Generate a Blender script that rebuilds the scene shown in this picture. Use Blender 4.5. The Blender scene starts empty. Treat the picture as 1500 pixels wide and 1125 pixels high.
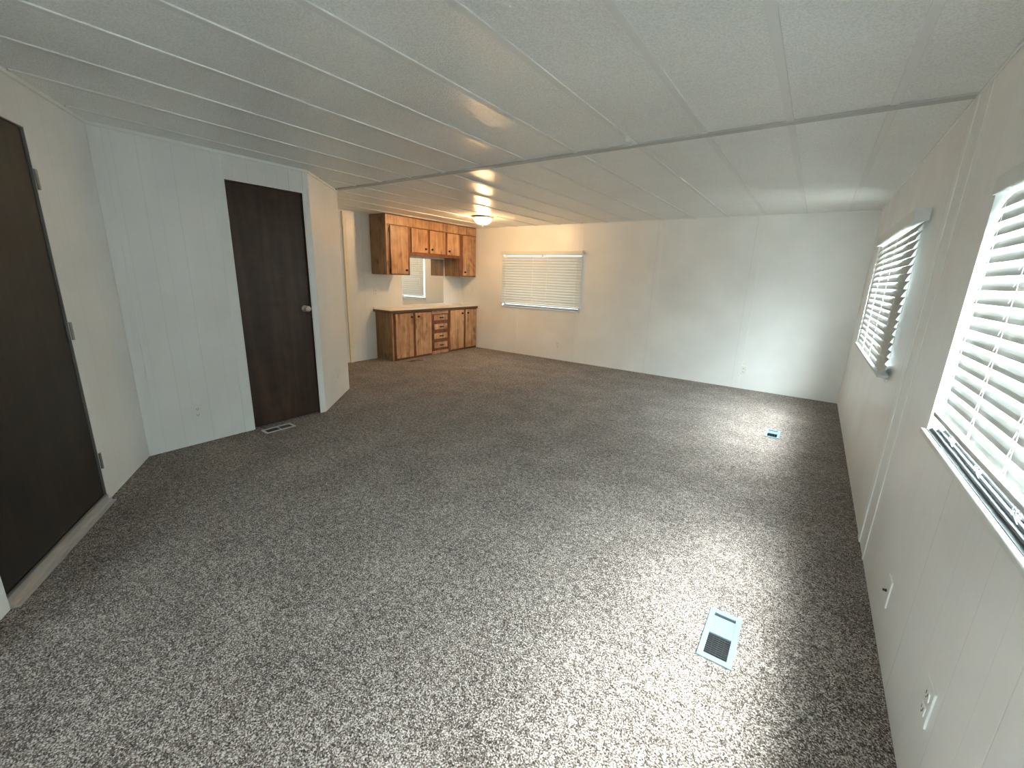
import bpy, bmesh, math, random
from mathutils import Vector, Matrix
random.seed(7)
sc = bpy.context.scene
C = sc.collection

# ---------------------------------------------------------------- camera
cam = bpy.data.objects.new('camera', bpy.data.cameras.new('camera'))
C.objects.link(cam)
cam.data.sensor_fit = 'HORIZONTAL'; cam.data.sensor_width = 36
cam.data.lens = 616.467 * 36 / 1500
cam.data.clip_start = 0.02; cam.data.clip_end = 200
r_ = Vector((0.81542629, 0.57793428, 0.03274049)); u_ = Vector((-0.16918331, 0.18385204, 0.96828479)); f_ = Vector((-0.55358556, 0.79510402, -0.24769462))
M = Matrix.Identity(4)
for i in range(3):
    M[i][0] = r_[i]; M[i][1] = u_[i]; M[i][2] = -f_[i]
M[0][3], M[1][3], M[2][3] = 0, 0, 1.37
cam.matrix_world = M
sc.camera = cam
sc.view_settings.view_transform = 'Standard'
sc.view_settings.look = 'None'
sc.view_settings.gamma = 1
sc.view_settings.use_curve_mapping = False
sc.view_settings.exposure = 2.42
sc.cycles.max_bounces = 16
sc.cycles.diffuse_bounces = 10
sc.cycles.transparent_max_bounces = 16

# ---------------------------------------------------------------- world: hazy bright day, sunlit ground below
SKY, GLOW = 22.0, 2.7
W = bpy.data.worlds.new('daylight'); sc.world = W
W.use_nodes = True
wn = W.node_tree; wn.nodes.clear()
out = wn.nodes.new('ShaderNodeOutputWorld'); bg = wn.nodes.new('ShaderNodeBackground')
tc = wn.nodes.new('ShaderNodeTexCoord'); sp = wn.nodes.new('ShaderNodeSeparateXYZ'); mr = wn.nodes.new('ShaderNodeMapRange')
rp = wn.nodes.new('ShaderNodeValToRGB')
mr.inputs['From Min'].default_value = -1; mr.inputs['From Max'].default_value = 1
wn.links.new(tc.outputs['Generated'], sp.inputs[0]); wn.links.new(sp.outputs['Z'], mr.inputs['Value'])
wn.links.new(mr.outputs[0], rp.inputs[0]); wn.links.new(rp.outputs[0], bg.inputs['Color']); wn.links.new(bg.outputs[0], out.inputs[0])
e = rp.color_ramp.elements
e[0].position = 0; e[0].color = (0.20, 0.20, 0.185, 1)
e[1].position = 1; e[1].color = (0.69, 0.80, 0.87, 1)
q = e.new(0.5); q.color = (0.15, 0.165, 0.165, 1)
q2 = e.new(0.72); q2.color = (0.58, 0.645, 0.67, 1)
# broad band of bright haze high on the window side, dimmed towards +Y to tone down the back window
def wm(op, a, b=None):
    n = wn.nodes.new('ShaderNodeMath'); n.operation = op
    for i, v in enumerate((a, b)):
        if v is None: continue
        if hasattr(v, 'node'): wn.links.new(v, n.inputs[i])
        else: n.inputs[i].default_value = v
    return n.outputs[0]
SX, SY, SZ = sp.outputs
EL = math.radians(72)
ln = wm('SQRT', wm('ADD', wm('ADD', wm('MULTIPLY', SX, SX), wm('MULTIPLY', SZ, SZ)), 1e-5))
dt = wm('DIVIDE', wm('ADD', wm('MULTIPLY', SX, math.cos(EL)), wm('MULTIPLY', SZ, math.sin(EL))), ln)
glow = wm('MULTIPLY', wm('MULTIPLY', wm('POWER', wm('MAXIMUM', dt, 0.0), 14.0), wm('POWER', ln, 3.0)), GLOW)
gc = wn.nodes.new('ShaderNodeVectorMath'); gc.operation = 'SCALE'; gc.inputs[0].default_value = (.98, 1.0, 1.0); wn.links.new(glow, gc.inputs['Scale'])
ga = wn.nodes.new('ShaderNodeVectorMath'); ga.operation = 'ADD'
wn.links.new(rp.outputs[0], ga.inputs[0]); wn.links.new(gc.outputs[0], ga.inputs[1])
my = wn.nodes.new('ShaderNodeMapRange'); my.interpolation_type = 'SMOOTHSTEP'
my.inputs['From Min'].default_value = .05; my.inputs['From Max'].default_value = .75; my.inputs['To Min'].default_value = 1; my.inputs['To Max'].default_value = .10
wn.links.new(SY, my.inputs['Value'])
gs = wn.nodes.new('ShaderNodeVectorMath'); gs.operation = 'SCALE'; wn.links.new(ga.outputs[0], gs.inputs[0]); wn.links.new(my.outputs[0], gs.inputs['Scale'])
wn.links.new(gs.outputs[0], bg.inputs['Color'])
bg.inputs['Strength'].default_value = SKY
WORLD = bg

XR, YB, YM, XB, Y1, Y2 = 0.431, 6.315, 2.854, -3.802, 0.824, 2.2256
XC, YC, XD, H = -4.391, 2.888, -5.69, 2.2046
YN = -2.6
T = 0.11

def portal(name, loc, rot, sx, sy):
    l = bpy.data.lights.new(name, 'AREA'); l.shape = 'RECTANGLE'; l.size = sx; l.size_y = sy
    l.cycles.is_portal = True
    o = bpy.data.objects.new(name, l); C.objects.link(o); o.location = loc; o.rotation_euler = rot
    return o
# area lights point along local -Z
portal('daylight_portal_near', (XR + T + .03, 1.19, 1.29), (0, math.pi / 2, 0), .95, 1.98)
portal('daylight_portal_far', (XR + T + .03, 4.31, 1.30), (0, math.pi / 2, 0), .98, 1.80)
portal('daylight_portal_back', (-3.88, YB + T + .03, 1.29), (-math.pi / 2, 0, 0), 1.6, .95)
portal('daylight_portal_fill_window', (-.15, YN - T - .03, 1.6), (math.pi / 2, 0, 0), .95, .75)  # guides sampling through the added window behind the camera

# ---------------------------------------------------------------- materials
def mat(name, col, rough=.5, metal=0, spec=.5):
    m = bpy.data.materials.new(name); m.use_nodes = True
    b = m.node_tree.nodes['Principled BSDF']
    b.inputs['Base Color'].default_value = (*col, 1); b.inputs['Roughness'].default_value = rough
    b.inputs['Metallic'].default_value = metal; b.inputs['Specular IOR Level'].default_value = spec
    return m
def N(m, t, **kw):
    n = m.node_tree.nodes.new(t)
    for k, v in kw.items():
        if k in n.inputs: n.inputs[k].default_value = v
        else: setattr(n, k, v)
    return n
def L(m, a, b): m.node_tree.links.new(a, b)
def B(m): return m.node_tree.nodes['Principled BSDF']
def math_(m, op, a, b=None, c=None):
    n = m.node_tree.nodes.new('ShaderNodeMath'); n.operation = op
    for i, v in enumerate((a, b, c)):
        if v is None: continue
        if hasattr(v, 'node'): L(m, v, n.inputs[i])
        else: n.inputs[i].default_value = v
    return n.outputs[0]
def ramp(m, fac, stops, interp='LINEAR'):
    n = m.node_tree.nodes.new('ShaderNodeValToRGB'); cr = n.color_ramp; cr.interpolation = interp
    while len(cr.elements) < len(stops): cr.elements.new(.5)
    for el, (p, c) in zip(cr.elements, stops):
        el.position = p; el.color = (*c, 1) if len(c) == 3 else c
    L(m, fac, n.inputs[0]); return n.outputs[0]

def noisy_paint(name, col, rough, grooves=None, panel=1.22, off=0.0, mottling=.06, bump=.12, depth=1.0, tex=220, stipple=0):
    m = mat(name, col, rough); b = B(m)
    tc = N(m, 'ShaderNodeTexCoord'); sx = N(m, 'ShaderNodeSeparateXYZ'); L(m, tc.outputs['Object'], sx.inputs[0])
    n = N(m, 'ShaderNodeTexNoise', Scale=1.6, Detail=3.0); L(m, tc.outputs['Object'], n.inputs['Vector'])
    c1 = tuple(v * (1 - mottling) for v in col); c2 = tuple(min(1, v * (1 + mottling)) for v in col)
    colo = ramp(m, n.outputs[0], [(.3, c1), (.7, c2)])
    n2 = N(m, 'ShaderNodeTexNoise', Scale=float(tex), Detail=2.0); L(m, tc.outputs['Object'], n2.inputs['Vector'])
    h = math_(m, 'MULTIPLY', n2.outputs[0], bump)
    if grooves:
        u = math_(m, 'FLOORED_MODULO', math_(m, 'ADD', sx.outputs[0], off), panel)
        tot = None
        for g, w, d in grooves:
            dd = math_(m, 'ABSOLUTE', math_(m, 'SUBTRACT', u, g))
            k = math_(m, 'MULTIPLY', math_(m, 'MAXIMUM', math_(m, 'SUBTRACT', 1.0, math_(m, 'DIVIDE', dd, w)), 0.0), d)
            tot = k if tot is None else math_(m, 'MAXIMUM', tot, k)
        h = math_(m, 'SUBTRACT', h, math_(m, 'MULTIPLY', tot, depth))
        mx = N(m, 'ShaderNodeMixRGB'); mx.blend_type = 'MIX'
        L(m, math_(m, 'MULTIPLY', tot, .28), mx.inputs[0]); L(m, colo, mx.inputs[1]); mx.inputs[2].default_value = (.30, .30, .28, 1)
        colo = mx.outputs[0]
    if stipple:
        st = N(m, 'ShaderNodeMixRGB'); st.blend_type = 'MULTIPLY'; st.inputs[0].default_value = 1
        v = ramp(m, n2.outputs[0], [(.35, (1 - stipple,) * 3), (.6, (1, 1, 1))]); L(m, colo, st.inputs[1]); L(m, v, st.inputs[2]); colo = st.outputs[0]
    L(m, colo, b.inputs['Base Color'])
    bp = N(m, 'ShaderNodeBump', Strength=.6, Distance=.002); L(m, h, bp.inputs['Height']); L(m, bp.outputs[0], b.inputs['Normal'])
    return m
GR = [(.006, .005, 1), (.105, .004, .35), (.23, .004, .5), (.31, .004, .3), (.42, .004, .55), (.56, .004, .3), (.66, .004, .5),
      (.79, .004, .35), (.90, .004, .5), (1.04, .004, .35), (1.13, .004, .45)]
WALLC = (.82, .835, .83)
wall_m = noisy_paint('painted_panelling', WALLC, .34, GR, off=.0)
wallb_m = noisy_paint('painted_panelling_wide', WALLC, .36, [(.006, .004, .9), (.62, .004, .1)], off=-.06)
wallr_m = noisy_paint('painted_panelling_window_side', WALLC, .34, GR, off=.3)
ceil_m = noisy_paint('textured_ceiling_vinyl', (.88, .90, .885), .33, bump=2.2, mottling=.03, tex=150, stipple=.16)
trim_m = mat('white_trim_paint', (.82, .84, .83), .38)
ctrim_m = mat('ceiling_batten_paint', (.78, .79, .775), .4)
beam_m = mat('marriage_trim_shade_grey', (.50, .51, .50), .45)  # greyer than the other trim: the strip's shade is put into its colour
cream_m = mat('cream_trim_paint', (.80, .74, .58), .4)
plate_m = mat('white_plastic_plate', (.80, .81, .79), .35)
hole_m = mat('dark_slot', (.03, .03, .03), .6)
alu_m = mat('mill_aluminium', (.55, .57, .58), .35, .8)
track_m = mat('weathered_dark_aluminium', (.16, .17, .175), .5, .6)
vinyl_m = mat('white_window_vinyl', (.72, .75, .74), .4)
reg_m = mat('pale_blue_grey_steel', (.14, .215, .25), .45)
reg2_m = mat('light_grey_steel', (.52, .53, .52), .45)
grille_m = mat('louvre_gap_shade', (.06, .06, .065), .5)  # dark colour stands in for the shade inside the vent openings
duct_m = mat('dark_duct', (.008, .009, .011), .7)
brass_m = mat('antique_brass', (.45, .35, .2), .3, .9)
hinge_m = mat('worn_steel_hinge', (.32, .32, .31), .4, .8)
nickel_m = mat('brushed_nickel', (.55, .50, .42), .3, .9)
blackm = mat('black_iron_knob', (.03, .022, .018), .45, .3)
counter_m = mat('cream_laminate', (.78, .74, .67), .35)
edge_m = mat('dark_brown_edge', (.10, .045, .022), .4)
mirror_m = mat('mirror_silver', (.93, .94, .93), .02, 1)
cord_m = mat('white_cord', (.82, .84, .82), .6)

def wood(name, lo, mid, hi, rough=.45, grain=1.0, knots=True):
    m = mat(name, mid, rough); b = B(m)
    tc = N(m, 'ShaderNodeTexCoord'); oi = N(m, 'ShaderNodeObjectInfo')
    mp = N(m, 'ShaderNodeMapping'); mp.inputs['Scale'].default_value = (22 * grain, 22 * grain, 1.6 * grain)
    ad = N(m, 'ShaderNodeVectorMath'); ad.operation = 'ADD'
    cb = N(m, 'ShaderNodeCombineXYZ')
    L(m, math_(m, 'MULTIPLY', oi.outputs['Random'], 17.0), cb.inputs[2]); L(m, math_(m, 'MULTIPLY', oi.outputs['Random'], 9.0), cb.inputs[1])
    L(m, tc.outputs['Object'], ad.inputs[0]); L(m, cb.outputs[0], ad.inputs[1])
    L(m, ad.outputs[0], mp.inputs[0])
    n = N(m, 'ShaderNodeTexNoise', Scale=1.0, Detail=6.0, Roughness=.6, Distortion=.6); L(m, mp.outputs[0], n.inputs['Vector'])
    n2 = N(m, 'ShaderNodeTexNoise', Scale=5.0, Detail=3.0, Distortion=1.0); L(m, ad.outputs[0], n2.inputs['Vector'])
    v = math_(m, 'ADD', math_(m, 'MULTIPLY', n.outputs[0], .65), math_(m, 'MULTIPLY', n2.outputs[0], .35))
    if knots:
        mp2 = N(m, 'ShaderNodeMapping'); mp2.inputs['Scale'].default_value = (9, 9, 4.5); L(m, ad.outputs[0], mp2.inputs[0])
        vo = N(m, 'ShaderNodeTexVoronoi', Scale=1.0); L(m, mp2.outputs[0], vo.inputs['Vector'])
        k = math_(m, 'MAXIMUM', math_(m, 'SUBTRACT', .30, vo.outputs['Distance']), 0.0)
        v = math_(m, 'SUBTRACT', v, math_(m, 'MULTIPLY', k, .55))
    c = ramp(m, v, [(.32, lo), (.5, mid), (.66, hi)])
    L(m, c, b.inputs['Base Color'])
    bp = N(m, 'ShaderNodeBump', Strength=.25, Distance=.002); L(m, v, bp.inputs['Height']); L(m, bp.outputs[0], b.inputs['Normal'])
    return m
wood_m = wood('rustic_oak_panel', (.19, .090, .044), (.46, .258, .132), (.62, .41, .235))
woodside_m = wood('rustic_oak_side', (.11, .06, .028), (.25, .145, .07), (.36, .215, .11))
frame_m = wood('dark_stained_edge', (.09, .03, .012), (.19, .065, .025), (.26, .10, .04), knots=False)
doora_m = wood('near_black_brown_door', (.008, .007, .006), (.016, .013, .011), (.028, .02, .016), .5, .6, knots=False)
doorb_m = wood('dark_brown_door', (.022, .010, .006), (.042, .022, .014), (.070, .038, .026), .42, .5, knots=False)

# carpet
carpet_m = mat('speckled_carpet', (.3, .27, .25), 1.0, 0, .1); b = B(carpet_m)
tc = N(carpet_m, 'ShaderNodeTexCoord')
n1 = N(carpet_m, 'ShaderNodeTexNoise', Scale=200.0, Detail=2.0, Roughness=.6); L(carpet_m, tc.outputs['Object'], n1.inputs['Vector'])
v1 = N(carpet_m, 'ShaderNodeTexVoronoi', Scale=230.0); L(carpet_m, tc.outputs['Object'], v1.inputs['Vector'])
n2 = N(carpet_m, 'ShaderNodeTexNoise', Scale=3.0, Detail=5.0, Roughness=.65); L(carpet_m, tc.outputs['Object'], n2.inputs['Vector'])
n3 = N(carpet_m, 'ShaderNodeTexNoise', Scale=38.0, Detail=3.0); L(carpet_m, tc.outputs['Object'], n3.inputs['Vector'])
sv = N(carpet_m, 'ShaderNodeSeparateColor'); L(carpet_m, v1.outputs['Color'], sv.inputs[0])
s = math_(carpet_m, 'ADD', math_(carpet_m, 'MULTIPLY', n1.outputs[0], .85), math_(carpet_m, 'MULTIPLY', sv.outputs[0], .30))
s = math_(carpet_m, 'ADD', s, math_(carpet_m, 'MULTIPLY', math_(carpet_m, 'SUBTRACT', n2.outputs[0], .5), .20))
s = math_(carpet_m, 'ADD', s, math_(carpet_m, 'MULTIPLY', math_(carpet_m, 'SUBTRACT', n3.outputs[0], .5), .30))
c = ramp(carpet_m, s, [(.38, (.018, .013, .010)), (.50, (.082, .063, .053)), (.62, (.212, .176, .156)), (.78, (.54, .485, .445))])
L(carpet_m, c, b.inputs['Base Color'])
bp = N(carpet_m, 'ShaderNodeBump', Strength=.9, Distance=.006); L(carpet_m, s, bp.inputs['Height']); L(carpet_m, bp.outputs[0], b.inputs['Normal'])
b.inputs['Sheen Weight'].default_value = .15

# translucent slats
slat_m = mat('white_slat', (.54, .56, .55), .55)
nt = slat_m.node_tree; tr = nt.nodes.new('ShaderNodeBsdfTranslucent'); tr.inputs[0].default_value = (.80, .88, .86, 1)
mx = nt.nodes.new('ShaderNodeMixShader'); mx.inputs[0].default_value = .015
nt.links.new(B(slat_m).outputs[0], mx.inputs[1]); nt.links.new(tr.outputs[0], mx.inputs[2])
nt.links.new(mx.outputs[0], nt.nodes['Material Output'].inputs[0])
# thin glass
glass_m = bpy.data.materials.new('window_glass'); glass_m.use_nodes = True; nt = glass_m.node_tree; nt.nodes.clear()
o_ = nt.nodes.new('ShaderNodeOutputMaterial'); t_ = nt.nodes.new('ShaderNodeBsdfTransparent'); g_ = nt.nodes.new('ShaderNodeBsdfGlossy')
g_.inputs['Roughness'].default_value = .02; lw = nt.nodes.new('ShaderNodeLayerWeight'); lw.inputs['Blend'].default_value = .5; pw = nt.nodes.new('ShaderNodeMath'); pw.operation = 'POWER'; pw.inputs[1].default_value = 5; fr = nt.nodes.new('ShaderNodeMath'); fr.operation = 'MULTIPLY_ADD'; fr.inputs[1].default_value = .9; fr.inputs[2].default_value = .04
nt.links.new(lw.outputs['Facing'], pw.inputs[0]); nt.links.new(pw.outputs[0], fr.inputs[0])
m_ = nt.nodes.new('ShaderNodeMixShader')
nt = glass_m.node_tree; t_.inputs[0].default_value = (.93, .96, .95, 1)
nt.links.new(fr.outputs[0], m_.inputs[0]); nt.links.new(t_.outputs[0], m_.inputs[1]); nt.links.new(g_.outputs[0], m_.inputs[2]); nt.links.new(m_.outputs[0], o_.inputs[0])
# lamp
def emis(name, col, st):
    m = bpy.data.materials.new(name); m.use_nodes = True; nt = m.node_tree; nt.nodes.clear()
    o = nt.nodes.new('ShaderNodeOutputMaterial'); e = nt.nodes.new('ShaderNodeEmission'); e.inputs[0].default_value = (*col, 1); e.inputs[1].default_value = st
    nt.links.new(e.outputs[0], o.inputs[0]); return m
bulb_m = emis('warm_bulb', (1, .64, .33), 265)
bowl_m = bpy.data.materials.new('lit_glass_bowl'); bowl_m.use_nodes = True; nt = bowl_m.node_tree; nt.nodes.clear()
o_ = nt.nodes.new('ShaderNodeOutputMaterial'); t_ = nt.nodes.new('ShaderNodeBsdfTransparent'); t_.inputs[0].default_value = (1, .95, .85, 1)
s_ = nt.nodes.new('ShaderNodeBsdfTranslucent'); s_.inputs[0].default_value = (1, .9, .7, 1); m_ = nt.nodes.new('ShaderNodeMixShader'); m_.inputs[0].default_value = .35
g_ = nt.nodes.new('ShaderNodeBsdfGlossy'); g_.inputs['Roughness'].default_value = .1; m2 = nt.nodes.new('ShaderNodeMixShader'); m2.inputs[0].default_value = .08
nt.links.new(t_.outputs[0], m_.inputs[1]); nt.links.new(s_.outputs[0], m_.inputs[2]); nt.links.new(m_.outputs[0], m2.inputs[1]); nt.links.new(g_.outputs[0], m2.inputs[2]); nt.links.new(m2.outputs[0], o_.inputs[0])

# ---------------------------------------------------------------- helpers
def box(bm, x0, x1, y0, y1, z0, z1, bev=0.0, seg=2, mtx=None):
    vs = [bm.verts.new((x, y, z)) for x in (x0, x1) for y in (y0, y1) for z in (z0, z1)]
    fs = [(0, 1, 3, 2), (4, 6, 7, 5), (0, 4, 5, 1), (2, 3, 7, 6), (0, 2, 6, 4), (1, 5, 7, 3)]
    F = [bm.faces.new([vs[i] for i in f]) for f in fs]
    if bev > 0:
        ed = list({e for f in F for e in f.edges})
        r = bmesh.ops.bevel(bm, geom=ed, offset=bev, segments=seg, affect='EDGES', profile=.5)
        vs = list({v for v in vs if v.is_valid} | {v for f in r['faces'] for v in f.verts})
    if mtx is not None: bmesh.ops.transform(bm, matrix=mtx, verts=[v for v in vs if v.is_valid])
def lathe(bm, prof, n=32, mtx=None, cap=True):
    rings = []
    for (r, z) in prof:
        rings.append([bm.verts.new((r * math.cos(2 * math.pi * i / n), r * math.sin(2 * math.pi * i / n), z)) for i in range(n)])
    for a, bb in zip(rings, rings[1:]):
        for i in range(n): bm.faces.new((a[i], a[(i + 1) % n], bb[(i + 1) % n], bb[i]))
    if cap:
        bm.faces.new(rings[0][::-1]); bm.faces.new(rings[-1])
    if mtx is not None: bmesh.ops.transform(bm, matrix=mtx, verts=[v for r in rings for v in r])
def tube(bm, pts, r, n=8):
    pts = [Vector(p) for p in pts]; rings = []
    for i, p in enumerate(pts):
        d = (pts[min(i + 1, len(pts) - 1)] - pts[max(i - 1, 0)]).normalized()
        a = d.orthogonal().normalized(); c = d.cross(a)
        rings.append([bm.verts.new(p + r * (math.cos(2 * math.pi * k / n) * a + math.sin(2 * math.pi * k / n) * c)) for k in range(n)])
    for a, bb in zip(rings, rings[1:]):
        for k in range(n): bm.faces.new((a[k], a[(k + 1) % n], bb[(k + 1) % n], bb[k]))
    bm.faces.new(rings[0][::-1]); bm.faces.new(rings[-1])
def obj(name, bm, m, parent=None, smooth=False):
    bmesh.ops.recalc_face_normals(bm, faces=bm.faces)
    me = bpy.data.meshes.new(name); bm.to_mesh(me); bm.free()
    me.materials.append(m)
    if smooth:
        for p in me.polygons: p.use_smooth = True
    o = bpy.data.objects.new(name, me); C.objects.link(o)
    if parent: o.parent = parent
    return o
def nb(): return bmesh.new()
def place(o, p, d):
    """local +X runs along d, local +Y points out of the room, +Z up"""
    d = Vector((d[0], d[1], 0)).normalized(); y = Vector((0, 0, 1)).cross(d)
    m = Matrix.Identity(4)
    for i in range(3): m[i][0] = d[i]; m[i][1] = y[i]
    m[0][3], m[1][3] = p[0], p[1]; m[2][3] = p[2] if len(p) > 2 else 0
    o.matrix_world = m; return o
def thing(name, label, cat, p=(0, 0, 0), d=(1, 0), group=None):
    o = bpy.data.objects.new(name, None); C.objects.link(o); place(o, p, d)
    o.empty_display_size = .1
    o['label'] = label; o['category'] = cat
    if group: o['group'] = group
    return o
def struct(o): o['kind'] = 'structure'; return o
def wall(name, p0, p1, m, holes=(), t=T, z1=H):
    p0 = Vector((p0[0], p0[1])); p1 = Vector((p1[0], p1[1])); Ln = (p1 - p0).length
    xs = sorted({0, Ln} | {h[0] for h in holes} | {h[1] for h in holes}); zs = sorted({-.02, z1} | {h[2] for h in holes} | {h[3] for h in holes})
    # wide pieces first, so no seams show: full-height piers, then lintel and apron by hole
    bm = nb()
    for a, b_ in zip(xs, xs[1:]):
        mid = (a + b_) / 2; hs = [h for h in holes if h[0] < mid < h[1]]
        if not hs: box(bm, a, b_, 0, t, -.02, z1)
        else:
            h = hs[0]
            if h[2] > 0: box(bm, a, b_, 0, t, -.02, h[2])
            box(bm, a, b_, 0, t, h[3], z1)
    bmesh.ops.remove_doubles(bm, verts=bm.verts, dist=1e-5)
    o = obj(name, bm, m); place(o, p0, p1 - p0); return struct(o)

# ---------------------------------------------------------------- setting
bm = nb(); box(bm, XD - .3, XR + .2, YN - .3, YB + .2, -.06, 0); fl = struct(obj('floor', bm, carpet_m))
bm = nb(); box(bm, XD - .3, XR + .2, YN - .3, YB + .2, H, H + .08); ce = struct(obj('ceiling', bm, ceil_m))

A0 = Vector((XB, Y1)); dA = Vector((.85609, -.51682)); A1 = A0 + dA * 2.13
# right wall runs from the back corner towards the camera: s = YB - y
NW = (.22, 2.165, .855, 1.735); FW = (3.60, 5.17, .85, 1.75)
BWIN = (-4.68, -3.13, .845, 1.76); FILL_WIN = (-.6, .3, 1.25, 1.95)  # last one: unseen window added behind the camera for fill light
wall('wall_right', (XR, YB), (XR, YN), wallr_m, [(YB - FW[1], YB - FW[0], FW[2], FW[3]), (YB - NW[1], YB - NW[0], NW[2], NW[3])])
wall('wall_back', (XD, YB), (XR, YB), wallb_m, [(BWIN[0] - XD, BWIN[1] - XD, BWIN[2], BWIN[3])])
wall('wall_far_left', (XD, YC), (XD, YB), wall_m)
wall('wall_left_return', (XC, YC), (XD, YC), wall_m)
wall('wall_left_corner', (XB, Y2), (XC, YC), wall_m)
DB0, DB1, DBZ = 1.558, 2.164, 2.012
wall('wall_left', (XB, Y1), (XB, Y2), wall_m, [(DB0 - Y1, DB1 - Y1, 0, DBZ)])
sA = lambda s: (2.13 - s)          # s measured from the corner towards the camera
DA0, DA1, DAZ = .675, 1.585, 1.985
wall('wall_left_front', A1, A0, wall_m, [(sA(DA1), sA(DA0), 0, DAZ)])
wall('wall_left_near', (A1.x, YN), (A1.x, A1.y), wall_m)
wall('wall_behind', (XR, YN), (A1.x, YN), wall_m, [(XR - FILL_WIN[1], XR - FILL_WIN[0], FILL_WIN[2], FILL_WIN[3])])

# added unseen slab that blocks steep sky light from the back window
bm = nb(); box(bm, XD - .3, -1.6, YB + .2, YB + 1.5, H - .02, H + .06, .01); struct(obj('added_sky_blocker', bm, mat('sky_blocker_grey', (.55, .55, .53), .7)))
tn = [0]
def trim(p0, p1, x0, x1, y0, y1, z0, z1, m=trim_m, bev=.002):
    tn[0] += 1
    p0 = Vector((p0[0], p0[1])); p1 = Vector((p1[0], p1[1]))
    bm = nb(); box(bm, x0, x1, y0, y1, z0, z1, bev); o = obj('trim_%d' % tn[0], bm, m); place(o, p0, p1 - p0); return struct(o)
def crown(p0, p1, w=.022, d=.012, s=0, e=0):
    Ln = (Vector(p1[:2]) - Vector(p0[:2])).length
    trim(p0, p1, s, Ln - e, -d, 0, H - w, H, trim_m, .003)
crown(A1, A0); crown((XB, Y1), (XB, Y2)); crown((XB, Y2), (XC, YC)); crown((XD, YC), (XD, YB), .016, .008); crown((XD, YB), (XR, YB), .016, .008)
crown((XR, YB), (XR, YN), .016, .008)
# ceiling battens and the marriage-line strip
xsb = [-5.225 + .4135 * i for i in range(14)]
for x in xsb:
    tn[0] += 1
    bm = nb()
    for (a, b_) in ((YN, YM - .03), (YM + .03, YB)):
        lo = a
        if x < A1.x: lo = max(a, Y1 - (x - XB) / dA.x * .51682 * 1 if False else a)
        if a == YN:
            if x < XC: continue
            if x < XB: lo = Y2 + (XB - x) / (XB - XC) * (YC - Y2) + .02
            elif x < A1.x: lo = Y1 + (x - XB) / dA.x * dA.y + .02
        else:
            lo = max(a, YC + .01) if x < XC + .02 else a
        if b_ - lo > .05: box(bm, x - .017, x + .017, lo, b_, H - .006, H + .001, .0015, 1)
    if len(bm.verts): struct(obj('trim_%d' % tn[0], bm, ctrim_m))
    else: bm.free()
tn[0] += 1
bm = nb(); box(bm, XC + .04, XR, YM - .028, YM + .028, H - .011, H + .001, .003); struct(obj('trim_%d' % tn[0], bm, beam_m))
# wall battens (seams): right wall, back wall, left wall
RW0, RW1 = (XR, YB), (XR, YN)
trim(RW0, RW1, YB - YM - .035, YB - YM + .035, -.006, 0, 0, H - .016, trim_m, .002)
for y in (2.64,):
    trim(RW0, RW1, YB - y - .012, YB - y + .012, -.004, 0, 0, H - .016, trim_m, .0015)
for x in (-1.905, -.66, -3.125):
    trim((XD, YB), (XR, YB), x - XD - .012, x - XD + .012, -.004, 0, 0, H - .016, trim_m, .0015)
trim((XD, YB), (XR, YB), -4.332 - XD - .01, -4.332 - XD + .01, -.004, 0, 0, .82, trim_m, .0015)
LW = ((XB, Y1), (XB, Y2))
trim(*LW, .0, .03, -.003, 0, 0, H - .02, trim_m, .001)
trim(*LW, .065, .08, -.003, 0, 0, H - .02, trim_m, .001)
trim(*LW, 1.478 - Y1, 1.542 - Y1, -.006, 0, 0, H - .02, trim_m, .002)        # left door casing
trim(*LW, 2.172 - Y1, 2.223 - Y1, -.006, 0, 0, H - .02, trim_m, .002)        # right door casing
trim((A1.x, A1.y), A0, sA(DA1) - .06, sA(DA1), -.012, 0, 0, DAZ, trim_m, .003)
trim((XD, YC), (XD, YB), .895, .95, -.03, 0, 0, H - .016, cream_m, .004)      # cream post at end of the far-left wall
trim((XD, YB), (XR, YB), 0.0, .012, -.012, 0, .82, H - .016, trim_m, .003)

# ---------------------------------------------------------------- doors
def door(n, p0, p1, s0, s1, z1, m, setback, knob=None, hinges=(), gap=.004, z0=.02):
    root = bpy.data.objects.new('door_%d' % n, None); C.objects.link(root); place(root, p0, Vector(p1) - Vector(p0)); root['kind'] = 'structure'
    bm = nb(); box(bm, s0 + gap, s1 - gap, setback, setback + .035, z0, z1 - .006, .002); obj('door_panel', bm, m, root)
    bm = nb()   # jamb liner
    box(bm, s0 - .001, s0 + .003, .001, T, 0, z1); box(bm, s1 - .003, s1 + .001, .001, T, 0, z1); box(bm, s0, s1, .001, T, z1 - .004, z1 + .001)
    box(bm, s0, s1, setback + .04, setback + .055, 0, z1)
    obj('door_jamb', bm, hinge_m if n == 1 else doorb_m, root)
    if knob:
        ks, kz = knob; R90 = Matrix.Translation((ks, setback, kz)) @ Matrix.Rotation(math.pi / 2, 4, 'X')
        bm = nb(); lathe(bm, [(.001, 0), (.031, .001), (.031, .004), (.022, .010), (.012, .014), (.011, .032), (.018, .038), (.026, .046), (.028, .056), (.024, .066), (.014, .070), (.001, .0705)], 28, R90, False)
        obj('door_knob', bm, nickel_m, root, True)
    for hs, hz in hinges:
        bm = nb(); box(bm, hs - .002, hs + .024, -.004, 0.0, hz - .045, hz + .045, .0015)
        lathe(bm, [(.006, -.047), (.006, .047)], 12, Matrix.Translation((hs, -.006, hz)))
        for dz in (-.03, 0, .03): lathe(bm, [(.004, 0), (.003, .0015)], 10, Matrix.Translation((hs + .014, -.004, hz + dz)) @ Matrix.Rotation(math.pi / 2, 4, 'X'))
        obj('hinge', bm, hinge_m, root)
    return root
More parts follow.
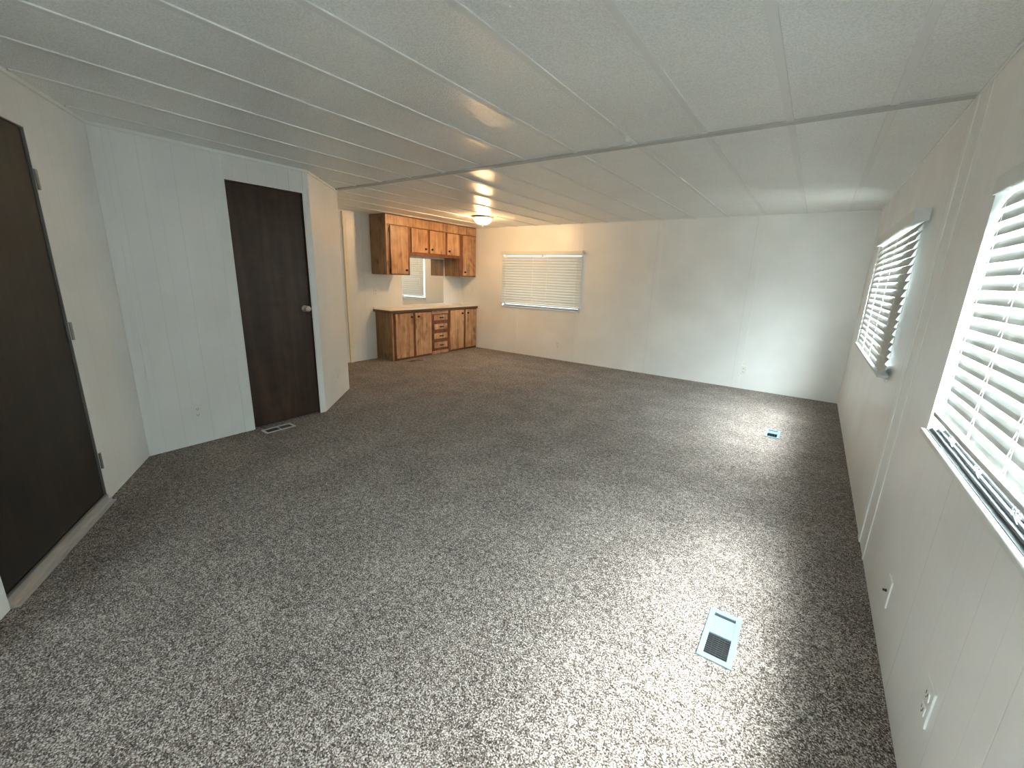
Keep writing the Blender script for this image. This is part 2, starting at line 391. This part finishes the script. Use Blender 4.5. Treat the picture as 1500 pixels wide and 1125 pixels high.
d1 = door(1, A1, A0, sA(DA1), sA(DA0), DAZ, doora_m, .012, None, [(sA(DA0) + .004, z) for z in (1.755, 1.008, .254)], z0=.05)
bm = nb(); box(bm, sA(DA1), sA(DA0), -.022, .04, 0, .018, .004); box(bm, sA(DA1), sA(DA0), -.006, .012, .016, .045, .003); box(bm, sA(DA1), sA(DA0), -.04, -.022, 0, .007, .002)
obj('threshold', bm, alu_m, d1)
d2 = door(2, (XB, Y1), (XB, Y2), DB0 - Y1, DB1 - Y1, DBZ, doorb_m, .018, (2.107 - Y1, 1.02), [], z0=.012)
bm = nb(); lathe(bm, [(.005, -.035), (.005, .035)], 12, Matrix.Translation((DB0 - Y1 + .004, .012, 1.72))); obj('hinge', bm, hinge_m, d2)

# ---------------------------------------------------------------- windows
def window(n, p0, p1, s0, s1, z0, z1, ext=0, meet='h', setb=.062, casing=None):
    root = bpy.data.objects.new('window_%d' % n, None); C.objects.link(root); place(root, p0, Vector(p1) - Vector(p0)); root['kind'] = 'structure'
    f = .032
    bm = nb()
    box(bm, s0, s0 + f, setb, T, z0, z1, .003); box(bm, s1 - f, s1, setb, T, z0, z1, .003)
    box(bm, s0 + f, s1 - f, setb, T, z0, z0 + f, .003); box(bm, s0 + f, s1 - f, setb, T, z1 - f, z1, .003)
    zm = (z0 + z1) / 2; sm = (s0 + s1) / 2
    if meet == 'h': box(bm, s0 + f, s1 - f, setb + .008, T - .006, zm - .02, zm + .02, .003)
    else: box(bm, sm - .02, sm + .02, setb + .008, T - .006, z0 + f, z1 - f, .003)
    obj('window_frame', bm, alu_m, root)
    bm = nb(); box(bm, s0 + f - .005, s1 - f + .005, T - .026, T - .022, z0 + f - .005, z1 - f + .005); obj('glass_pane', bm, glass_m, root)
    bm = nb(); box(bm, s0, s0 + .004, 0, setb, z0, z1); box(bm, s1 - .004, s1, 0, setb, z0, z1); box(bm, s0, s1, 0, setb, z1 - .004, z1)
    obj('window_reveal', bm, vinyl_m, root)
    bm = nb(); box(bm, s0 - .012, s1 + .012 + ext, -.016, -.0005, z0 - .016, z0 + .003, .004, 3)
    obj('window_sill', bm, vinyl_m, root)
    bm = nb(); box(bm, s0, s1, 0, setb, z0 - .001, z0 + .003)
    for y in (.012, .030, .048): box(bm, s0 + .004, s1 - .004, y, y + .003, z0 + .003, z0 + .012, .001, 1)
    obj('sliding_track', bm, track_m, root)
    return root
RP = ((XR, YB), (XR, YN))
window(1, *RP, YB - FW[1], YB - FW[0], FW[2], FW[3], .33, meet='h')
window(2, *RP, YB - NW[1], YB - NW[0], NW[2], NW[3], meet='v')
window(3, (XD, YB), (XR, YB), BWIN[0] - XD, BWIN[1] - XD, BWIN[2], BWIN[3], meet='v')
window(4, (XR, YN), (A1.x, YN), XR - FILL_WIN[1], XR - FILL_WIN[0], FILL_WIN[2], FILL_WIN[3], meet='v')  # added unseen window, lets in fill light from behind the camera

def blind(label, p, d, w, z0, z1, yc, tilt, ladders, hr=.045, wand=None, knots=(), ret=.0, pitch=.044):
    """p = local x start on wall line; yc = offset of slat centre from the wall face (negative = into the room)"""
    root = thing('window_blind', label, 'blind', (p[0], p[1], z0), d, 'white slatted blinds on the windows')
    hh = z1 - z0
    bm = nb(); box(bm, 0, w, yc - .028, yc + .026, hh - hr, hh, .002); obj('headrail', bm, vinyl_m, root)
    bm = nb(); box(bm, -ret, w + ret, yc - .040, yc - .032, hh - hr - .012, hh + .004, .002)
    if ret: 
        for a in (-ret, w + ret - .005): box(bm, a, a + .005, yc - .034, yc + .026, hh - hr - .012, hh + .004, .001)
    obj('valance', bm, vinyl_m, root)
    n = int((hh - hr - .03) / pitch); bm = nb()
    cz = []
    for i in range(n):
        z = .035 + pitch * (i + .2) ; cz.append(z)
        if z > hh - hr - .004: break
        prof = []
        for k in range(5):
            t = -.025 + .0125 * k; cr = .0022 * (1 - (t / .025) ** 2)
            prof.append((t, cr))
        # inner edge (towards the room, -y) lower than outer edge when tilt > 0
        ca, sa = math.cos(tilt), math.sin(tilt); x0, x1 = .004 + random.uniform(-.002, .002), w - .004 + random.uniform(-.002, .002)
        top = [(yc + t * ca - (c_ + .0013) * sa, z + t * sa + (c_ + .0013) * ca) for t, c_ in prof]
        bot = [(yc + t * ca - (c_ - .0013) * sa, z + t * sa + (c_ - .0013) * ca) for t, c_ in prof]
        ring = top + bot[::-1]
        va = [bm.verts.new((x0, y, z_)) for y, z_ in ring]; vb = [bm.verts.new((x1, y, z_)) for y, z_ in ring]
        m_ = len(ring)
        for k in range(m_): bm.faces.new((va[k], va[(k + 1) % m_], vb[(k + 1) % m_], vb[k]))
        bm.faces.new(va[::-1]); bm.faces.new(vb)
    obj('slats', bm, slat_m, root)
    bm = nb(); box(bm, 0, w, yc - .026, yc + .026, 0, .018, .004); obj('bottom_rail', bm, slat_m, root)
    for lx in ladders:
        bm = nb()
        tube(bm, [(lx, yc - .023, .01), (lx, yc - .023, hh - hr)], .0011, 6)
        tube(bm, [(lx, yc + .025, .01), (lx, yc + .025, hh - hr)], .0009, 6)
        for z in cz:
            if z < hh - hr - .02:
                tube(bm, [(lx - .003, yc - .026, z + .012), (lx - .001, yc - .03, z - .012), (lx + .004, yc - .027, z + .006)], .0009, 5)
        obj('ladder_cord', bm, cord_m, root)
    if wand:
        bm = nb(); tube(bm, [(wand[0], yc - .05, hh - hr), (wand[0] + .004, yc - .052, hh - hr - wand[1])], .0045, 8); obj('tilt_wand', bm, vinyl_m, root)
    for kx in knots:
        bm = nb(); pts = []
        for i in range(26):
            a = i / 25 * 4.2 * math.pi; pts.append((kx + .010 * math.cos(a) + .004 * math.sin(2.3 * a), yc - .02 + .006 * math.sin(1.7 * a), -.012 + .010 * math.sin(a)))
        tube(bm, pts, .0014, 6); tube(bm, [(kx, yc - .02, 0), (kx + .003, yc - .024, -.02), (kx + .012, yc - .018, -.034)], .0014, 6)
        obj('cord_knot', bm, cord_m, root)
    return root
# near window: inside mount; local x = YB - y
DN = (0, -1)
blind('large white blind in the nearest right wall window, at the right edge', (XR, 2.155), DN, 1.92, .915, 1.735, .03, math.radians(68),
      [.10, .42, .72, 1.05, 1.38, 1.70], hr=.04, knots=(.27, .55, .83))
blind('white blind in the farther right wall window, beside the far corner', (XR, 5.02), DN, 1.80, .865, 1.79, -.034, math.radians(68),
      [.12, .7, 1.2, 1.68], hr=.05, ret=.004)
blind('white blind on the back wall window by the ceiling light', (-4.675, YB), (1, 0), 1.585, .895, 1.79, -.034, math.radians(60),
      [.10, .67, .95, 1.49], hr=.045, ret=.008)

# ---------------------------------------------------------------- cabinets on the far-left wall (local x = y - y0, local -y = into the room)
def panel_door(root, name, x0, x1, z0, z1, yf, knob=None, hinges=(), pull=False):
    bm = nb(); box(bm, x0, x1, yf - .019, yf, z0, z1, .004, 2)
    dr = obj(name, bm, wood_m, root)
    if knob:
        bm = nb(); lathe(bm, [(.001, 0), (.017, .001), (.017, .003), (.007, .006), (.007, .014), (.015, .019), (.016, .024), (.010, .029), (.001, .030)], 20,
                         Matrix.Translation((knob[0], yf - .019, knob[1])) @ Matrix.Rotation(math.pi / 2, 4, 'X'), False)
        obj('knob', bm, blackm, dr, True)
    if pull:
        cx, cz = (x0 + x1) / 2 + .01, (z0 + z1) / 2; bm = nb()
        box(bm, cx - .042, cx - .032, yf - .036, yf - .019, cz - .008, cz + .008, .002); box(bm, cx + .032, cx + .042, yf - .036, yf - .019, cz - .008, cz + .008, .002)
        box(bm, cx - .042, cx + .042, yf - .040, yf - .032, cz - .010, cz + .010, .003)
        obj('pull', bm, blackm, dr)
    for hz in hinges:
        bm = nb(); box(bm, x0 - .013, x0 - .001, yf - .012, yf, hz - .03, hz + .03, .002); obj('hinge', bm, blackm, dr)
    return dr
UY0 = 4.255; UF = -(5.69 - 5.33)
up = thing('wall_cabinet', 'brown wooden upper cabinet hung at the ceiling above the counter', 'cabinet', (XD, UY0, 0), (0, 1))
UL = YB - UY0 - .003
bm = nb()
Z0, ZS, ZT = 1.335, 1.655, H - .002
TX0, TX1, TX2, TX3 = 0, .43, 5.865 - UY0, UL
box(bm, 0, .016, UF, -.002, Z0, ZT); box(bm, TX1 - .016, TX1, UF, -.002, Z0, ZS); box(bm, TX2, TX2 + .016, UF, -.002, Z0, ZS); box(bm, UL - .016, UL, UF, -.002, Z0, ZT)
box(bm, .016, TX1 - .016, UF, -.002, Z0, Z0 + .016); box(bm, TX2 + .016, UL - .016, UF, -.002, Z0, Z0 + .016)
box(bm, TX1 - .016, TX2 + .016, UF, -.002, ZS, ZS + .016); box(bm, .016, UL - .016, UF, -.002, ZT - .016, ZT)
box(bm, .016, UL - .016, -.01, -.002, ZS + .016, ZT - .016)
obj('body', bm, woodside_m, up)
bm = nb()  # dark stained face frame
box(bm, .03, TX1 + .016, UF - .012, UF, Z0, 2.062, .001); box(bm, TX1 + .017, TX2 - .001, UF - .012, UF, ZS - .012, 2.062, .001); box(bm, TX2, UL - .002, UF - .012, UF, Z0, 2.062, .001)
box(bm, 0, UL, UF - .016, UF, ZT - .010, ZT, .002); box(bm, -.004, 0, UF, -.002, ZT - .012, ZT, .001)
obj('face_frame', bm, frame_m, up)
bm = nb(); box(bm, 0, UL, UF - .012, UF, 2.0635, ZT - .011, .001); box(bm, 0, .029, UF - .012, UF, Z0, 2.063, .001)
obj('fascia', bm, wood_m, up)
yf = UF - .012
panel_door(up, 'cabinet_door', .068, .402, Z0 + .014, 2.045, yf, (.360, 1.408), (1.98, 1.40))
for a, b_, k in ((4.735, 5.075, 5.03), (5.125, 5.485, 5.172), (5.535, 5.845, 5.578)):
    panel_door(up, 'cabinet_door', a - UY0, b_ - UY0, 1.69, 2.045, yf, (k - UY0, 1.752))
panel_door(up, 'cabinet_door', 5.935 - UY0, UL - .03, Z0 + .02, 2.045, yf, (5.985 - UY0, 1.415), ())

BY0 = 4.29; BF = -(5.69 - 5.30); BZ = .765
bs = thing('base_cabinet', 'brown wooden base cabinet with four doors and four drawers under the counter', 'cabinet', (XD, BY0, 0), (0, 1))
BL = YB - BY0 - .003
bm = nb(); box(bm, 0, .016, BF, -.002, .0, BZ); box(bm, BL - .016, BL, BF, -.002, 0, BZ); box(bm, .016, BL - .016, BF, -.002, .02, .036); box(bm, .016, BL - .016, -.01, -.002, .036, BZ)
box(bm, .016, BL - .016, BF, -.01, BZ - .016, BZ)
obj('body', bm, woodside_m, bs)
bm = nb(); box(bm, .016, 5.135 - BY0, BF - .012, BF, 0.002, BZ, .001); box(bm, 5.53 - BY0, BL, BF - .012, BF, 0.002, BZ, .001)
box(bm, 5.136 - BY0, 5.529 - BY0, BF - .006, BF, .002, BZ, .001)
obj('face_frame', bm, frame_m, bs)
bm = nb(); box(bm, 0, .015, BF - .012, BF, .0, BZ, .001);
obj('fascia', bm, wood_m, bs)
bm = nb(); box(bm, 5.1365 - BY0, 5.5285 - BY0, BF - .013, BF - .0062, .003, .056, .001); obj('toe_board', bm, wood_m, bs)
bm = nb(); box(bm, 5.1365 - BY0, 5.5285 - BY0, BF - .013, BF - .0062, .702, BZ - .004, .001); obj('rail', bm, wood_m, bs)
yf = BF - .012
for a, b_, k in ((4.345, 4.70, 4.668), (4.748, 5.105, 4.812), (5.568, 5.93, 5.885), (5.985, 6.295, 6.04)):
    panel_door(bs, 'cabinet_door', a - BY0, b_ - BY0, .035, .742, yf, (k - BY0, .682))
for z0, z1 in ((.588, .680), (.430, .522), (.270, .362), (.105, .205)):
    panel_door(bs, 'drawer', 5.175 - BY0, 5.50 - BY0, z0, z1, BF - .006, pull=True)

ct = thing('countertop', 'cream laminate countertop with dark brown edge on the base cabinet', 'countertop', (XD, BY0 - .045, BZ + .001), (0, 1))
CL = BL + .045
bm = nb(); box(bm, .012, CL, BF - .033, -.001, .0, .032, .002); box(bm, .012, CL, -.016, -.001, .032, .062, .003); obj('laminate_top', bm, counter_m, ct)
bm = nb(); box(bm, 0, CL, BF - .045, BF - .0335, -.008, .031, .003); box(bm, 0, .0115, BF - .0335, -.001, -.008, .031, .003); obj('edge_band', bm, edge_m, ct)

mi = nb(); box(mi, 0, .985, -.006, -.001, 0, .775, .0015)
mo = obj('wall_mirror', mi, mirror_m); place(mo, (XD, 4.845, .845), (0, 1))
mo['label'] = 'frameless mirror on the wall between counter and upper cabinet'; mo['category'] = 'mirror'

# ---------------------------------------------------------------- ceiling light
lm = thing('ceiling_light', 'small lit flush ceiling light with a glass bowl near the upper cabinet', 'light', (-4.17, 5.10, H), (1, 0))
bm = nb(); lathe(bm, [(.158, 0), (.165, -.006), (.163, -.014), (.150, -.022), (.132, -.030), (.126, -.030), (.12, -.02), (.001, -.012)], 48, None, False); obj('rim', bm, nickel_m, lm, True)
bm = nb(); pr_ = []
for i in range(13):
    a = i / 12 * math.pi / 2; pr_.append((.128 * math.cos(a) ** .8 + .001, -.026 - .085 * math.sin(a)))
lathe(bm, pr_, 48, None, False); obj('glass_bowl', bm, bowl_m, lm, True)
bm = nb(); lathe(bm, [(.001, -.108), (.016, -.110), (.018, -.118), (.010, -.124), (.009, -.132), (.012, -.138), (.007, -.146), (.001, -.148)], 20, None, False); obj('finial', bm, brass_m, lm, True)
for sx_ in (-.055, .055):
    bm = nb(); bmesh.ops.create_uvsphere(bm, u_segments=16, v_segments=10, radius=.026, matrix=Matrix.Translation((sx_, .0, -.062))); obj('bulb', bm, bulb_m, lm, True)

# ---------------------------------------------------------------- outlets
def outlet(label, p, d, z, kind='duplex'):
    nm, ct_, gp = {'duplex': ('wall_outlet', 'outlet', 'white wall outlets'), 'coax': ('cable_plate', 'wall plate', None), 'switch': ('switch_plate', 'wall plate', 'painted switch plates')}[kind]
    root = thing(nm, label, ct_, (p[0], p[1], z), d, gp)
    bm = nb(); box(bm, -.036, .036, -.006, 0, -.058, .058, .0025); obj('cover_plate', bm, plate_m, root)
    if kind == 'duplex':
        for dz in (-.024, .024):
            bm = nb(); box(bm, -.017, .017, -.0085, -.0055, dz - .014, dz + .014, .0015); rc = obj('receptacle', bm, plate_m, root)
            bm = nb(); box(bm, -.008, -.0055, -.0092, -.008, dz - .004, dz + .007); box(bm, .0055, .008, -.0092, -.008, dz - .004, dz + .007)
            lathe(bm, [(.0028, 0), (.0028, .0012)], 10, Matrix.Translation((0, -.0081, dz - .009)) @ Matrix.Rotation(math.pi / 2, 4, 'X')); obj('slots', bm, hole_m, rc)
    elif kind == 'coax':
        bm = nb(); lathe(bm, [(.006, 0), (.006, .004), (.0045, .004), (.0045, .012)], 14, Matrix.Translation((0, -.006, 0)) @ Matrix.Rotation(math.pi / 2, 4, 'X')); obj('connector', bm, hole_m, root)
    else:
        bm = nb(); box(bm, -.005, .005, -.016, -.005, -.006, .010, .002); obj('toggle', bm, plate_m, root)
    return root
outlet('white wall outlet on the left wall between the two dark doors', (XB, 1.158), (0, 1), .262)
outlet('white wall outlet low on the back wall below the blind', (-3.47, YB), (1, 0), .26)
outlet('white wall outlet low on the back wall right of centre, near a seam', (-.625, YB), (1, 0), .255)
outlet('white wall outlet low on the right wall, nearest the camera', (XR, 1.385), (0, -1), .30)
outlet('small white wall plate with a dark connector on the right wall, beyond the nearest outlet', (XR, 2.03), (0, -1), .215, 'coax')
outlet('white wall outlet left of the mirror, under the tall end of the upper cabinet', (XD, 4.31), (0, 1), 1.058)
outlet('painted wall plate low on the angled wall right of the brown door', (-4.132, 2.597), (XC - XB, YC - Y2), .285, 'switch')
outlet('white switch plate on the back wall above the end of the counter', (-5.50, YB), (1, 0), 1.098, 'switch')

# ---------------------------------------------------------------- floor registers
def register(label, cx, cy, w, l, rot, m, n_l=11, open_lo=True, slit=True):
    """w across, l along local y; louvres fill one half, damper plate the other"""
    root = thing('floor_register', label, 'floor vent', (cx, cy, .001), (math.cos(rot), math.sin(rot)), 'floor vents set in the carpet')
    hw, hl = w / 2, l / 2; b_ = w * .17
    bm = nb()
    box(bm, -hw, -hw + b_, -hl, hl, 0, .007, .002); box(bm, hw - b_, hw, -hl, hl, 0, .007, .002)
    box(bm, -hw + b_ * .9, hw - b_ * .9, -hl, -hl + b_ * 1.1, 0, .0065, .001); box(bm, -hw + b_ * .9, hw - b_ * .9, hl - b_ * 1.1, hl, 0, .0065, .001)
    box(bm, -hw + b_ * .9, hw - b_ * .9, -b_ * .15, b_ * .45, 0, .0065, .001)
    obj('frame', bm, m, root)
    bm = nb(); box(bm, -hw + b_ * .8, hw - b_ * .8, -hl + b_ * .8, hl - b_ * .8, .0002, .0008); obj('duct_opening', bm, duct_m, root)
    bm = nb(); y0, y1 = b_ * .45, hl - b_ * 1.1 - (.018 if slit else .004)
    box(bm, -hw + b_ * .95, hw - b_ * .95, y0, y1, .0012, .0042, .0008)
    for i in range(7):
        y = y0 + (y1 - y0) * (i + .5) / 7; box(bm, -hw + b_, hw - b_, y - .0015, y + .0015, .004, .0052, .0004, 1)
    obj('damper_plate', bm, m if m is reg_m else grille_m, root)
    bm = nb(); y0, y1 = -hl + b_ * 1.1, -b_ * .15
    for i in range(1, n_l):
        y = y0 + (y1 - y0) * i / n_l; box(bm, -hw + b_ * .95, hw - b_ * .95, y - .0008, y + .0008, .0010, .0045)
    for i in (1, 2, 3):
        x = -hw + b_ + (w - 2 * b_) * i / 4; box(bm, x - .001, x + .001, y0, y1, .0010, .0045)
    obj('louvre_grille', bm, duct_m if m is reg_m else grille_m, root)
    return root
register('pale blue-grey floor vent in the carpet, nearest the camera', -.082, 1.635, .122, .29, 0, reg_m)
register('pale blue-grey floor vent in the carpet near the far right corner', -.115, 4.52, .118, .25, 0, reg_m)
register('silver floor vent at the foot of the brown door', -3.668, 1.692, .11, .255, 0, reg2_m)
register('small dark floor vent in front of the base cabinet', -5.09, 4.56, .10, .24, 0, mat('brown_register', (.20, .12, .08), .5))
